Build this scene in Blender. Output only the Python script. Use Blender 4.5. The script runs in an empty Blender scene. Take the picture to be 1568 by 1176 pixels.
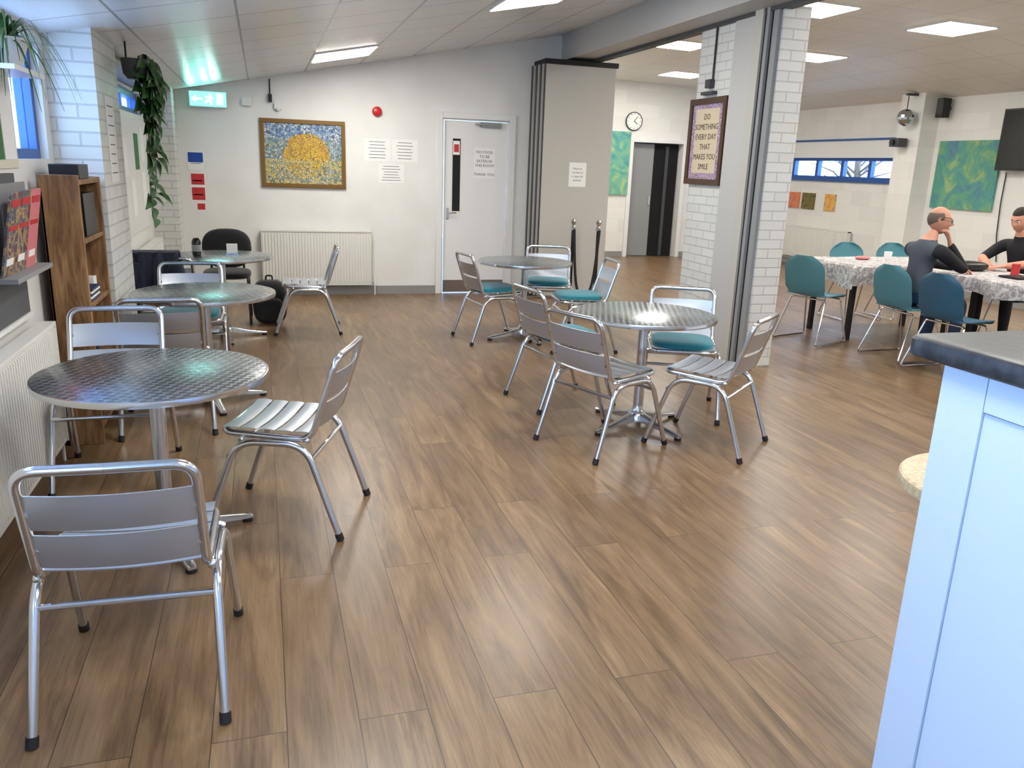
import bpy, math, random
import numpy as np
from mathutils import Vector, Matrix
random.seed(7)
S=bpy.context.scene
V=Vector
pi=math.pi
# ------------------------------------------------------------ materials
def lin(c):
    return tuple(((x/255)/12.92 if x/255<=0.04045 else (((x/255)+0.055)/1.055)**2.4) for x in c)+(1.0,)
MATS={}
def mat(name,rgb=(200,200,200),rough=.5,metal=0.,emit=None,es=0.,coat=0.,sheen=0.,spec=None):
    if name in MATS: return MATS[name]
    m=bpy.data.materials.new(name); m.use_nodes=True
    b=m.node_tree.nodes["Principled BSDF"]
    b.inputs["Base Color"].default_value=lin(rgb); b.inputs["Roughness"].default_value=rough
    b.inputs["Metallic"].default_value=metal
    if emit: b.inputs["Emission Color"].default_value=lin(emit); b.inputs["Emission Strength"].default_value=es
    if coat: b.inputs["Coat Weight"].default_value=coat; b.inputs["Coat Roughness"].default_value=.15
    if spec is not None: b.inputs["Specular IOR Level"].default_value=spec
    if sheen: b.inputs["Sheen Weight"].default_value=sheen
    MATS[name]=m; return m
class N:
    def __init__(s,m): s.nt=m.node_tree; s.b=s.nt.nodes["Principled BSDF"]
    def n(s,t,**k):
        x=s.nt.nodes.new(t)
        for a,v in k.items(): setattr(x,a,v)
        return x
    def l(s,a,b): s.nt.links.new(a,b)
    def math(s,op,a,b=None,c=None):
        x=s.nt.nodes.new("ShaderNodeMath"); x.operation=op
        for i,v in enumerate((a,b,c)):
            if v is None: continue
            if isinstance(v,(int,float)): x.inputs[i].default_value=v
            else: s.l(v,x.inputs[i])
        return x.outputs[0]
    def mix(s,f,a,b,bt="MIX"):
        x=s.nt.nodes.new("ShaderNodeMix"); x.data_type="RGBA"; x.blend_type=bt
        for sock,v in ((x.inputs[0],f),(x.inputs[6],a),(x.inputs[7],b)):
            if isinstance(v,(int,float,tuple)): sock.default_value=v
            else: s.l(v,sock)
        return x.outputs[2]
    def ramp(s,f,stops):
        x=s.nt.nodes.new("ShaderNodeValToRGB"); e=x.color_ramp.elements
        while len(e)<len(stops): e.new(.5)
        for i,(p,c) in enumerate(stops): e[i].position=p; e[i].color=c
        s.l(f,x.inputs[0]); return x.outputs[0]
    def comb(s,x,y,z=0.):
        c=s.nt.nodes.new("ShaderNodeCombineXYZ")
        for i,v in enumerate((x,y,z)):
            if isinstance(v,(int,float)): c.inputs[i].default_value=v
            else: s.l(v,c.inputs[i])
        return c.outputs[0]
    def pos(s):
        g=s.nt.nodes.new("ShaderNodeNewGeometry"); p=s.nt.nodes.new("ShaderNodeSeparateXYZ"); s.l(g.outputs["Position"],p.inputs[0]); return p.outputs
    def objc(s):
        g=s.nt.nodes.new("ShaderNodeTexCoord"); p=s.nt.nodes.new("ShaderNodeSeparateXYZ"); s.l(g.outputs["Object"],p.inputs[0]); return g.outputs["Object"],p.outputs
    def noise(s,vec,scale,detail=4,rough=.5,dist=0.):
        x=s.nt.nodes.new("ShaderNodeTexNoise"); x.inputs["Scale"].default_value=scale; x.inputs["Detail"].default_value=detail
        x.inputs["Roughness"].default_value=rough; x.inputs["Distortion"].default_value=dist
        if vec is not None: s.l(vec,x.inputs["Vector"])
        return x.outputs["Fac"]
    def bump(s,h,strength=.3,dist=.01):
        x=s.nt.nodes.new("ShaderNodeBump"); x.inputs["Strength"].default_value=strength; x.inputs["Distance"].default_value=dist
        s.l(h,x.inputs["Height"]); s.l(x.outputs[0],s.b.inputs["Normal"])
    def col(s,c): s.l(c,s.b.inputs["Base Color"])
    def rough(s,c): s.l(c,s.b.inputs["Roughness"])

def brickmat(name,rgb,mort,w,h,ms,bs=.5,rough=.45):
    m=mat(name,rgb,rough); k=N(m); p=k.pos()
    vec=k.comb(k.math("ADD",p[0],p[1]),p[2])
    b=k.n("ShaderNodeTexBrick"); k.l(vec,b.inputs["Vector"])
    b.inputs["Color1"].default_value=lin(rgb); b.inputs["Color2"].default_value=lin(tuple(int(c*.965) for c in rgb)); b.inputs["Mortar"].default_value=lin(mort)
    b.inputs["Scale"].default_value=1; b.inputs["Brick Width"].default_value=w; b.inputs["Row Height"].default_value=h
    b.inputs["Mortar Size"].default_value=ms; b.inputs["Mortar Smooth"].default_value=.3
    nz=k.noise(vec,60,3)
    k.col(b.outputs["Color"])
    hh=k.math("ADD",k.math("MULTIPLY",k.math("SUBTRACT",1.,b.outputs["Fac"]),1.),k.math("MULTIPLY",nz,.25))
    k.bump(hh,bs,.006)
    return m
M_brick=brickmat("painted_brick",(214,215,210),(184,184,180),.225,.075,.006)
M_block=brickmat("painted_blockwork",(230,229,222),(220,219,211),.45,.225,.004,.15)
M_wall=mat("wall_plaster",(226,225,220),.55)
k=N(M_wall); nz=k.noise(k.comb(*k.pos()),3,4); k.col(k.ramp(nz,[(.3,lin((223,222,217))),(.7,lin((230,230,226)))]))
k.bump(k.noise(k.comb(*k.pos()),90,3),.08,.003)
M_white=mat("white_gloss_paint",(226,226,224),.35)
M_white2=mat("cream_enamel",(224,223,215),.35)
M_skirt=mat("skirting_grey",(140,139,135),.5)
M_blue=mat("window_frame_blue",(38,82,150),.4)
M_header=mat("header_grey_paint",(186,185,181),.5)
M_part=mat("partition_vinyl",(186,183,174),.55)
k=N(M_part); k.bump(k.noise(k.comb(*k.pos()),160,3),.15,.002)
M_dark=mat("dark_rubber",(22,22,24),.6)
M_black=mat("black_plastic",(16,16,18),.4)
M_dgrey=mat("dark_grey",(62,64,68),.5)
M_grey=mat("mid_grey",(140,142,142),.5)
M_chrome=mat("chrome",(215,215,218),.12,1.)
M_alu=mat("polished_aluminium_tube",(212,215,220),.2,1.)
M_slat=mat("brushed_aluminium_slat",(190,196,204),.36,.8)
k=N(M_slat); o,op=k.objc(); nz=k.noise(k.comb(k.math("MULTIPLY",op[0],3.),k.math("MULTIPLY",op[1],120.),k.math("MULTIPLY",op[2],120.)),3,3)
k.rough(k.math("ADD",.26,k.math("MULTIPLY",nz,.22)))
M_teal=mat("teal_fabric",(28,122,136),.85,sheen=.3)
k=N(M_teal); o,op=k.objc(); k.bump(k.noise(o,400,2),.3,.002)
M_tealp=mat("teal_plastic",(74,128,140),.4)
M_tealp2=mat("deep_teal_plastic",(42,88,112),.4)
M_paper=mat("paper_white",(236,236,232),.7)
M_ink=mat("ink",(90,90,94),.8)
# swirl steel table top
M_steel=mat("swirl_steel",(180,184,186),.22,.95); k=N(M_steel); o,op=k.objc()
def cell(x,off):
    a=k.math("ADD",k.math("DIVIDE",x,.048),off); return k.math("SUBTRACT",k.math("FRACT",a),.5)
cx=cell(op[0],20.0); cy=cell(op[1],20.0)
ang=k.math("ARCTAN2",cy,cx); rad=k.math("SQRT",k.math("ADD",k.math("MULTIPLY",cx,cx),k.math("MULTIPLY",cy,cy)))
fan=k.math("ABSOLUTE",k.math("SINE",k.math("ADD",ang,.8))); ring=k.math("SINE",k.math("MULTIPLY",rad,60.))
edge=k.math("GREATER_THAN",rad,.49)
k.col(k.ramp(k.math("ADD",k.math("MULTIPLY",fan,.7),k.math("MULTIPLY",edge,.3)),[(.0,lin((134,142,150))),(1.,lin((200,206,210)))]))  # bright fan highlights of the swirls are painted into the base colour
k.rough(k.math("ADD",.12,k.math("MULTIPLY",fan,.18)))
k.bump(k.math("ADD",fan,k.math("MULTIPLY",ring,.12)),.11,.003)
# floor
M_floor=mat("oak_vinyl_planks",(150,115,80),.4,spec=.6); k=N(M_floor); p=k.pos()
bv=k.comb(k.math("ADD",p[1],40.),k.math("ADD",p[0],20.0))
b=k.n("ShaderNodeTexBrick",offset=.37,offset_frequency=2); k.l(bv,b.inputs["Vector"])
b.inputs["Scale"].default_value=1; b.inputs["Brick Width"].default_value=1.4; b.inputs["Row Height"].default_value=.2; b.inputs["Mortar Size"].default_value=.0014
b.inputs["Mortar Smooth"].default_value=.1
b.inputs["Color1"].default_value=(0,0,0,1); b.inputs["Color2"].default_value=(1,1,1,1); b.inputs["Mortar"].default_value=(.5,.5,.5,1)
rnd=k.math("MULTIPLY",b.outputs["Color"],37.)
gx=k.math("ADD",k.math("MULTIPLY",p[0],7.),rnd); gy=k.math("ADD",k.math("MULTIPLY",p[1],.8),rnd)
g1=k.noise(k.comb(gx,gy,rnd),1.4,6,.6,1.7)
g2=k.noise(k.comb(k.math("MULTIPLY",p[0],130.),k.math("MULTIPLY",p[1],4.5),rnd),1.,4,.7,.3)
g3=k.noise(k.comb(k.math("MULTIPLY",p[0],2.5),k.math("MULTIPLY",p[1],.8),rnd),1.2,3,.5,.5)
f=k.math("ADD",k.math("MULTIPLY",g1,.52),k.math("ADD",k.math("MULTIPLY",g2,.28),k.math("MULTIPLY",g3,.24)))
c=k.ramp(f,[(.36,lin((78,56,37))),(.46,lin((108,83,57))),(.54,lin((129,102,72))),(.64,lin((150,122,89))),(.76,lin((170,143,109)))])
c=k.mix(k.math("MULTIPLY",b.outputs["Color"],.34),c,lin((92,72,52)),"MIX")
c=k.mix(b.outputs["Fac"],c,lin((54,41,29)))
k.col(c); k.rough(k.math("ADD",.22,k.math("MULTIPLY",g2,.22)))
k.bump(k.math("SUBTRACT",k.math("MULTIPLY",g2,.3),b.outputs["Fac"]),.2,.002)
# ceiling tiles
def ceilmat(name,rgb,line,ox,oy,rough):
    m=mat(name,rgb,rough); k=N(m); p=k.pos()
    def ln(x,o):
        a=k.math("FRACT",k.math("DIVIDE",k.math("ADD",x,60-o),.6)); a=k.math("ABSOLUTE",k.math("SUBTRACT",a,.5)); return k.math("GREATER_THAN",a,.5-.012)
    g=k.math("MAXIMUM",ln(p[0],ox),ln(p[1],oy))
    nz=k.noise(k.comb(*p),45,3)
    c=k.mix(g,k.ramp(nz,[(.3,lin(tuple(int(v*.97) for v in rgb))),(.7,lin(rgb))]),lin(line)); k.col(c)
    k.bump(k.math("ADD",k.math("MULTIPLY",g,-1.),k.math("MULTIPLY",nz,.15)),.25,.004)
    return m
M_ceilL=ceilmat("ceiling_tiles_sloped",(224,225,225),(156,155,153),.5,.05,.27)
M_ceilR=ceilmat("ceiling_tiles",(228,224,215),(202,198,188),.2,.05,.5)
M_wood=mat("rustic_wood",(140,98,58),.6); k=N(M_wood); o,op=k.objc()
g=k.noise(k.comb(k.math("MULTIPLY",op[0],18.),k.math("MULTIPLY",op[1],18.),k.math("MULTIPLY",op[2],2.)),1.5,5,.6,1.)
k.col(k.ramp(g,[(.3,lin((80,54,32))),(.5,lin((130,94,58))),(.7,lin((170,132,88)))]))
M_lamp=mat("light_diffuser",(255,255,255),.5,emit=(255,251,244),es=27.)
M_leaf=mat("leaf_green",(42,88,40),.45); k=N(M_leaf); o,op=k.objc(); k.col(k.ramp(k.noise(o,25,3),[(.3,lin((20,50,24))),(.7,lin((60,108,46)))]))
M_leaf2=mat("leaf_spider",(120,140,90),.5)
M_frame=mat("dark_wood_frame",(72,48,28),.45)
M_gold=mat("gilt_wood_frame",(120,88,36),.4,.3)
M_glassd=mat("dark_glass",(14,16,20),.08)
M_red=mat("red_plastic",(196,24,30),.35); M_bluep=mat("blue_print",(24,70,160),.6); M_redp=mat("red_print",(190,46,50),.6)
M_greenp=mat("green_print",(60,110,60),.7); M_pinkp=mat("pink_print",(206,120,122),.7); M_orange=mat("orange_print",(214,140,96),.7)
M_glass=bpy.data.materials.new("window_glass"); M_glass.use_nodes=True; nt=M_glass.node_tree; nt.nodes.remove(nt.nodes["Principled BSDF"])
mx=nt.nodes.new("ShaderNodeMixShader"); tr=nt.nodes.new("ShaderNodeBsdfTransparent"); gl=nt.nodes.new("ShaderNodeBsdfGlossy"); gl.inputs["Roughness"].default_value=.02; mx.inputs[0].default_value=.08
nt.links.new(tr.outputs[0],mx.inputs[1]); nt.links.new(gl.outputs[0],mx.inputs[2]); nt.links.new(mx.outputs[0],nt.nodes["Material Output"].inputs[0])

# ------------------------------------------------------------ geometry builder
def fillet(pts,r,n=6):
    pts=[V(p) for p in pts]; out=[pts[0]]
    for i in range(1,len(pts)-1):
        a,b,c=pts[i-1],pts[i],pts[i+1]
        d1=(a-b); d2=(c-b); rr=min(r,d1.length*.49,d2.length*.49)
        p1=b+d1.normalized()*rr; p2=b+d2.normalized()*rr
        for j in range(n+1):
            t=j/n; out.append((1-t)**2*p1+2*t*(1-t)*b+t*t*p2)
    out.append(pts[-1]); return out
class B:
    def __init__(s): s.v=[]; s.f=[]; s.fm=[]; s.m=[]
    def mi(s,m):
        if m not in s.m: s.m.append(m)
        return s.m.index(m)
    def add(s,vs,fs,m,T=None):
        o=len(s.v); i=s.mi(m)
        if T is not None: vs=[T@V(p) for p in vs]
        s.v+= [tuple(p) for p in vs]; s.f+=[tuple(a+o for a in f) for f in fs]; s.fm+=[i]*len(fs)
    def box(s,a,b,m,T=None):
        x0,y0,z0=a;x1,y1,z1=b
        x0,x1=min(x0,x1),max(x0,x1);y0,y1=min(y0,y1),max(y0,y1);z0,z1=min(z0,z1),max(z0,z1)
        s.add([(x0,y0,z0),(x1,y0,z0),(x1,y1,z0),(x0,y1,z0),(x0,y0,z1),(x1,y0,z1),(x1,y1,z1),(x0,y1,z1)],
              [(0,3,2,1),(4,5,6,7),(0,1,5,4),(1,2,6,5),(2,3,7,6),(3,0,4,7)],m,T)
    def rings(s,R,m,cap=True,T=None):
        n=len(R[0]); vs=[p for r in R for p in r]; fs=[]
        for i in range(len(R)-1):
            for j in range(n):
                a=i*n+j;b_=i*n+(j+1)%n; fs.append((a,b_,b_+n,a+n))
        if cap: fs.append(tuple(range(n-1,-1,-1))); fs.append(tuple((len(R)-1)*n+j for j in range(n)))
        s.add(vs,fs,m,T)
    def tube(s,pts,r,m,n=10,T=None,round_end=False):
        pts=[V(p) for p in pts]; L=len(pts)
        rr=r if isinstance(r,(list,tuple)) else [r]*L
        rr=list(rr)
        if len(rr)!=L: rr=[rr[0]+(rr[-1]-rr[0])*i/(L-1) for i in range(L)]
        tg=[]
        for i in range(L):
            a=pts[max(0,i-1)];b=pts[min(L-1,i+1)]; tg.append((b-a).normalized())
        u=tg[0].orthogonal().normalized(); R=[]
        for i in range(L):
            u=(u-tg[i]*u.dot(tg[i])).normalized(); w=tg[i].cross(u)
            R.append([pts[i]+(u*math.cos(2*pi*j/n)+w*math.sin(2*pi*j/n))*rr[i] for j in range(n)])
        if round_end:
            c=pts[-1];t=tg[-1]
            for q in (.5,.8,.97): R.append([c+t*rr[-1]*q+(p-c)*math.sqrt(1-q*q) for p in R[L-1]])
        s.rings(R,m,True,T)
    def cyl(s,a,b,r,m,n=20,r2=None,T=None): s.tube([a,b],[r,r if r2 is None else r2],m,n,T)
    def lathe(s,prof,m,c=(0,0,0),n=48,T=None):
        R=[[(c[0]+r*math.cos(2*pi*j/n),c[1]+r*math.sin(2*pi*j/n),c[2]+z) for j in range(n)] for r,z in prof]
        s.rings(R,m,True,T)
    def ell(s,c,r,m,n=20,k=12,T=None,e=1.0):
        def pw(x): return math.copysign(abs(x)**e,x)
        R=[]
        for i in range(k+1):
            ph=-pi/2+pi*i/k; ph=max(-pi/2+.02,min(pi/2-.02,ph))
            R.append([(c[0]+r[0]*pw(math.cos(ph))*pw(math.cos(2*pi*j/n)),c[1]+r[1]*pw(math.cos(ph))*pw(math.sin(2*pi*j/n)),c[2]+r[2]*pw(math.sin(ph))) for j in range(n)])
        s.rings(R,m,True,T)
    def grid(s,fn,nu,nv,m,t=.0,T=None):
        P=[[V(fn(i/nu,j/nv)) for j in range(nv+1)] for i in range(nu+1)]
        if t==0:
            s.add([p for r in P for p in r],[(i*(nv+1)+j,(i+1)*(nv+1)+j,(i+1)*(nv+1)+j+1,i*(nv+1)+j+1) for i in range(nu) for j in range(nv)],m,T); return
        Q=[]
        for i in range(nu+1):
            r=[]
            for j in range(nv+1):
                du=P[min(nu,i+1)][j]-P[max(0,i-1)][j]; dv=P[i][min(nv,j+1)]-P[i][max(0,j-1)]
                nn=du.cross(dv); nn=nn.normalized() if nn.length>1e-9 else V((0,0,1)); r.append(P[i][j]-nn*t)
            Q.append(r)
        vs=[p for r in P for p in r]+[p for r in Q for p in r]; o=(nu+1)*(nv+1); W=nv+1; fs=[]
        for i in range(nu):
            for j in range(nv):
                a=i*W+j; fs.append((a,a+W,a+W+1,a+1)); fs.append((o+a,o+a+1,o+a+W+1,o+a+W))
        for j in range(nv):
            fs.append((j,j+1,o+j+1,o+j)); a=nu*W+j; fs.append((a+1,a,o+a,o+a+1))
        for i in range(nu):
            a=i*W; fs.append((a+W,a,o+a,o+a+W)); a=i*W+nv; fs.append((a,a+W,o+a+W,o+a))
        s.add(vs,fs,m,T)
    def text(s,body,size,m,T,align="CENTER",ext=.0008,sx=1.):
        c=bpy.data.curves.new("tmp","FONT"); c.body=body; c.size=size; c.align_x=align; c.align_y="CENTER"; c.extrude=ext; c.resolution_u=2
        o=bpy.data.objects.new("tmp",c); S.collection.objects.link(o)
        me=bpy.data.meshes.new_from_object(o.evaluated_get(bpy.context.evaluated_depsgraph_get()))
        s.add([V((v.co.x*sx,v.co.y,v.co.z)) for v in me.vertices],[tuple(p.vertices) for p in me.polygons],m,T)
        bpy.data.objects.remove(o); bpy.data.meshes.remove(me); bpy.data.curves.remove(c)
    def mesh(s,name,angle=35):
        me=bpy.data.meshes.new(name); me.from_pydata(s.v,[],s.f)
        for m in s.m: me.materials.append(m)
        me.polygons.foreach_set("material_index",s.fm); me.polygons.foreach_set("use_smooth",[True]*len(s.f))
        me.update(); me.set_sharp_from_angle(angle=math.radians(angle)); return me
    def obj(s,name,M=None,angle=35,bevel=0):
        return put(name,s.mesh(name,angle),M,bevel)
def put(name,me,M=None,bevel=0):
    o=bpy.data.objects.new(name,me); S.collection.objects.link(o)
    if M is not None: o.matrix_world=M
    if bevel:
        b=o.modifiers.new("bevel","BEVEL"); b.width=bevel; b.segments=2; b.limit_method="ANGLE"; b.angle_limit=math.radians(50)
    return o
def XF(x,y,z=0,rot=0): return Matrix.Translation((x,y,z))@Matrix.Rotation(math.radians(rot),4,"Z")
def wallM(side,a,z,plane):
    if side=="far": c=((1,0,0),(0,0,1),(0,-1,0)); p=(a,plane,z)
    if side=="left": c=((0,1,0),(0,0,1),(1,0,0)); p=(plane,a,z)
    if side=="right": c=((0,-1,0),(0,0,1),(-1,0,0)); p=(plane,a,z)
    M=Matrix.Identity(4)
    for j in range(3):
        for i in range(3): M[i][j]=c[j][i]
        M[j][3]=p[j]
    return M
# ------------------------------------------------------------ room shell
YF=9.73; XL=-1.12; XR=9.3; YC=13.8; YB=-3.0; XT=3.8
def wall(name,axis,p0,p1,a0,a1,z1,holes,m):
    b=B(); As=sorted({a0,a1}|{h[0] for h in holes}|{h[1] for h in holes}); Zs=sorted({0.,z1}|{h[2] for h in holes}|{h[3] for h in holes})
    for i in range(len(As)-1):
        for j in range(len(Zs)-1):
            ca=(As[i]+As[i+1])/2; cz=(Zs[j]+Zs[j+1])/2
            if any(h[0]<ca<h[1] and h[2]<cz<h[3] for h in holes): continue
            if axis=="x": b.box((As[i],p0,Zs[j]),(As[i+1],p1,Zs[j+1]),m)
            else: b.box((p0,As[i],Zs[j]),(p1,As[i+1],Zs[j+1]),m)
    return b.obj(name)
b=B(); b.box((XL-.2,YB-.2,-.1),(XR+.2,YC+3.5,0),M_floor); b.obj("floor")
WL=[(1.6,5.14,1.5,2.1),(-2.6,1.1,.95,2.1),(6.3,9.1,1.9,2.1)]
wall("wall_left","y",XL-.2,XL,YB,YF+.2,3.4,WL,M_wall)
wall("wall_back","x",YF,YF+.2,XL,XT,3.4,[(2.06,2.88,0.,2.07)],M_wall)
wall("wall_divider","y",XT,XT+.2,YF,YC,3.4,[],M_block)
wall("wall_far","x",YC,YC+.2,XT+.2,XR,3.4,[(6.42,7.42,0.,2.05)],M_block)
wall("wall_right","y",XR,XR+.2,YB,YC+.2,3.4,[(10.42,13.15,1.53,1.88)],M_block)
wall("wall_front","x",YB-.2,YB,XL-.2,XR+.2,3.4,[],M_wall)
b=B(); b.box((6.2,YC+2.8,0),(7.7,YC+3.0,2.5),M_dgrey); b.box((5.9,YC+.2,0),(6.05,YC+3,2.5),M_wall); b.box((7.75,YC+.2,0),(7.9,YC+3,2.5),M_dgrey); b.box((5.9,YC+.2,2.5),(7.9,YC+3,2.6),M_white); b.obj("wall_corridor")
def cz(x): return 2.38+.2*x
def slab(name,pts,m,y0,y1):
    b=B()
    for (xa,za),(xb,zb) in zip(pts[:-1],pts[1:]):
        b.add([(xa,y0,za),(xb,y0,zb),(xb,y1,zb),(xa,y1,za),(xa,y0,za+.1),(xb,y0,zb+.1),(xb,y1,zb+.1),(xa,y1,za+.1)],
              [(0,3,2,1),(4,5,6,7),(0,1,5,4),(1,2,6,5),(2,3,7,6),(3,0,4,7)],m)
    return b.obj(name,angle=1)
slab("ceiling_sloped",[(XL-.2,cz(XL-.2)),(3.55,cz(3.55))],M_ceilL,YB-.2,YF+.2)
RC=[(3.9,3.12),(7.5,3.04),(XR+.2,2.66)]
slab("ceiling_hall",RC,M_ceilR,YB-.2,YC+.2)
def czr(x):
    for (a,za),(c,zc) in zip(RC[:-1],RC[1:]):
        if a<=x<=c: return za+(zc-za)*(x-a)/(c-a)
b=B(); b.box((3.5,YB,2.79),(3.95,YF,3.3),M_header); b.box((3.76,YB,2.76),(3.86,YF,2.79),M_dgrey); b.obj("wall_header")
b=B(); b.box((XL,5.25,0),(-.87,6.02,2.3),M_brick); b.obj("wall_pier_left")
b=B(); b.box((XL,9.35,0),(-.86,YF,2.3),M_brick); b.obj("wall_pier_corner")
b=B(); b.box((9.0,9.8,0),(XR,10.25,3.1),M_block); b.obj("wall_pier_right")
b=B(); b.box((XT,5.67,0),(XT+.23,6.9,2.79),M_brick); b.obj("wall_pier_central")
b=B()
b.box((XT-.03,5.99,0),(XT,6.3,2.79),M_header); b.box((XT-.05,5.88,0),(XT,5.99,2.79),M_part); b.box((XT-.03,5.84,0),(XT,5.88,2.79),M_black); b.box((XT-.045,5.80,0),(XT,5.84,2.79),M_grey); b.box((XT-.02,5.765,0),(XT,5.80,2.79),M_black); b.box((XT-.03,5.7,0),(XT,5.765,2.79),M_grey)
b.obj("trim_partition_jamb")
b=B(); b.tube([(XT-.012,6.62,2.78),(XT-.012,6.62,2.34)],.008,M_dark); b.box((XT-.05,6.6,2.27),(XT,6.68,2.34),M_dgrey); b.box((XT-.05,6.54,2.215),(XT-.002,6.74,2.24),M_dgrey); b.obj("cable_and_bracket")
b=B(); b.box((XL,YF-.012,0),(1.98,YF,.1),M_skirt); b.box((2.96,YF-.012,0),(3.8,YF,.1),M_skirt); b.obj("baseboard_back")
b=B(); b.box((XL,YB,0),(XL+.012,5.25,.1),M_skirt); b.box((XL,6.02,0),(XL+.012,9.35,.1),M_skirt); b.obj("baseboard_left")
b=B(); b.box((XR-.012,YB,0),(XR,9.8,.1),M_skirt); b.box((XR-.012,10.25,0),(XR,YC,.1),M_skirt); b.obj("baseboard_right")
b=B(); b.box((XT+.2,YC-.012,0),(6.33,YC,.1),M_skirt); b.box((7.51,YC-.012,0),(XR,YC,.1),M_skirt); b.obj("baseboard_far")
def window(name,side,plane,a0,a1,z0,z1,nm,mull=.05):
    b=B(); w=.05; x0,x1=(plane-.12,plane-.04) if side=="left" else (plane+.04,plane+.12)
    b.box((x0,a0,z0),(x1,a1,z0+w),M_blue); b.box((x0,a0,z1-w),(x1,a1,z1),M_blue)
    for i in range(nm+1):
        y=a0+(a1-a0-mull)*i/nm; b.box((x0,y,z0+w),(x1,y+mull,z1-w),M_blue)
    xm=(x0+x1)/2
    for i in range(nm):
        y=a0+(a1-a0-mull)*i/nm; y2=a0+(a1-a0-mull)*(i+1)/nm; b.box((xm-.003,y+mull,z0+w),(xm+.003,y2,z1-w),M_glass)
    b.obj(name)
window("window_1","left",XL,1.6,5.14,1.5,2.1,3,.06); window("window_2","left",XL,-2.6,1.1,.95,2.1,3,.06); window("window_3","right",XR,10.42,13.15,1.53,1.88,4,.07); window("window_4","left",XL,6.3,9.1,1.9,2.1,3,.05)
b=B(); b.box((XR-.03,10.4,1.88),(XR,13.2,2.15),M_white); b.box((XR-.05,10.38,2.15),(XR,13.22,2.18),M_blue); b.box((XR-.04,10.4,1.49),(XR,13.17,1.53),M_blue); b.obj("roller_blind")
b=B()
b.box((1.985,YF-.025,0),(2.06,YF,2.14),M_white); b.box((2.88,YF-.025,0),(2.955,YF,2.14),M_white); b.box((2.06,YF-.025,2.07),(2.88,YF,2.14),M_white)
b.box((2.06,YF,0),(2.075,YF+.15,2.07),M_white);b.box((2.865,YF,0),(2.88,YF+.15,2.07),M_white);b.box((2.06,YF,2.055),(2.88,YF+.15,2.07),M_white)
b.obj("trim_door",bevel=.004)
b=B(); M=wallM("far",2.475,0,YF+.03)
b.box((-.385,.008,-.04),(.385,2.05,0),M_white); b.box((-.385,.01,0),(.385,.16,.003),mat("kick_plate",(118,108,100),.35,.3))
b.box((-.30,.98,.0),(-.17,1.86,.006),M_white2); b.box((-.285,1.0,.006),(-.19,1.845,.008),M_glassd)
b.box((-.28,1.66,.008),(-.2,1.82,.01),M_paper); b.box((-.27,1.69,.0095),(-.21,1.78,.0105),M_redp)
b.box((-.355,.9,.0),(-.325,1.04,.008),M_chrome); b.tube(fillet([(-.34,.98,.005),(-.34,.98,.05),(-.24,.98,.05)],.02),.009,M_chrome)
b.box((.05,1.99,0),(.3,2.045,.05),M_grey); b.box((-.02,2.01,.03),(.3,2.025,.06),M_grey)
b.box((-.02,1.4,0),(.24,1.75,.002),M_paper)
for i,s_ in enumerate(["NO FOOD","TO BE","EATEN IN","THIS ROOM","","THANK YOU"]):
    if s_: b.text(s_,.045,M_ink,Matrix.Translation((.11,1.7-i*.052,.003)))
b.obj("door_1",M,bevel=.002)
b=B(); b.box((6.34,YC-.025,0),(6.42,YC,2.12),M_white); b.box((7.42,YC-.025,0),(7.5,YC,2.12),M_white); b.box((6.42,YC-.025,2.05),(7.42,YC,2.12),M_white); b.obj("trim_far_doorway",bevel=.004)
b=B(); M=XF(6.44,YC+.12,0,0); b.box((0,0,.01),(.46,.045,2.03),M_grey); b.box((.4,-.03,.95),(.43,0,1.1),M_chrome); b.box((.46,.02,.01),(.96,.05,2.03),mat("painted_doorway_shade",(10,10,12),.9)); b.box((.7,-.0,.01),(.76,.03,2.0),M_dgrey); b.obj("door_2",M)  # near-black sheet beside the grey leaf paints the darkness of the open doorway

# ------------------------------------------------------------ ceiling lights
def panel(x,y,w,d,fn):
    z=fn(x); sl=(fn(x+.05)-fn(x-.05))/.1
    M=Matrix.Translation((x,y,z))@Matrix.Rotation(-math.atan(sl),4,"Y")
    b=B(); f=.02
    b.box((-w/2,-d/2,-.012),(w/2,d/2,0),M_white); b.box((-w/2+f,-d/2+f,-.016),(w/2-f,d/2-f,-.0125),M_lamp)
    b.obj("ceiling_light_panel",M)
for x,y,w,d in ((.8,8.42,.6,.72),(2.05,6.35,.6,.62),(.5,4.0,.6,.6),(2.3,3.4,.6,.6),(.8,1.0,.6,.6),(2.4,.6,.6,.6),(1.6,-1.6,.6,.6)): panel(x,y,w,d,cz)
for x,y in ((5.08,7.12),(5.08,9.75),(5.0,12.4),(6.75,7.15),(6.9,9.55),(6.5,12.3),(5.1,4.5),(6.9,4.5),(8.6,6.2),(5.1,1.2),(7.2,1.2)):  # the nearest panels are out of view, added to help light the hall
    panel(x,y,.62,.6,czr)

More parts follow.
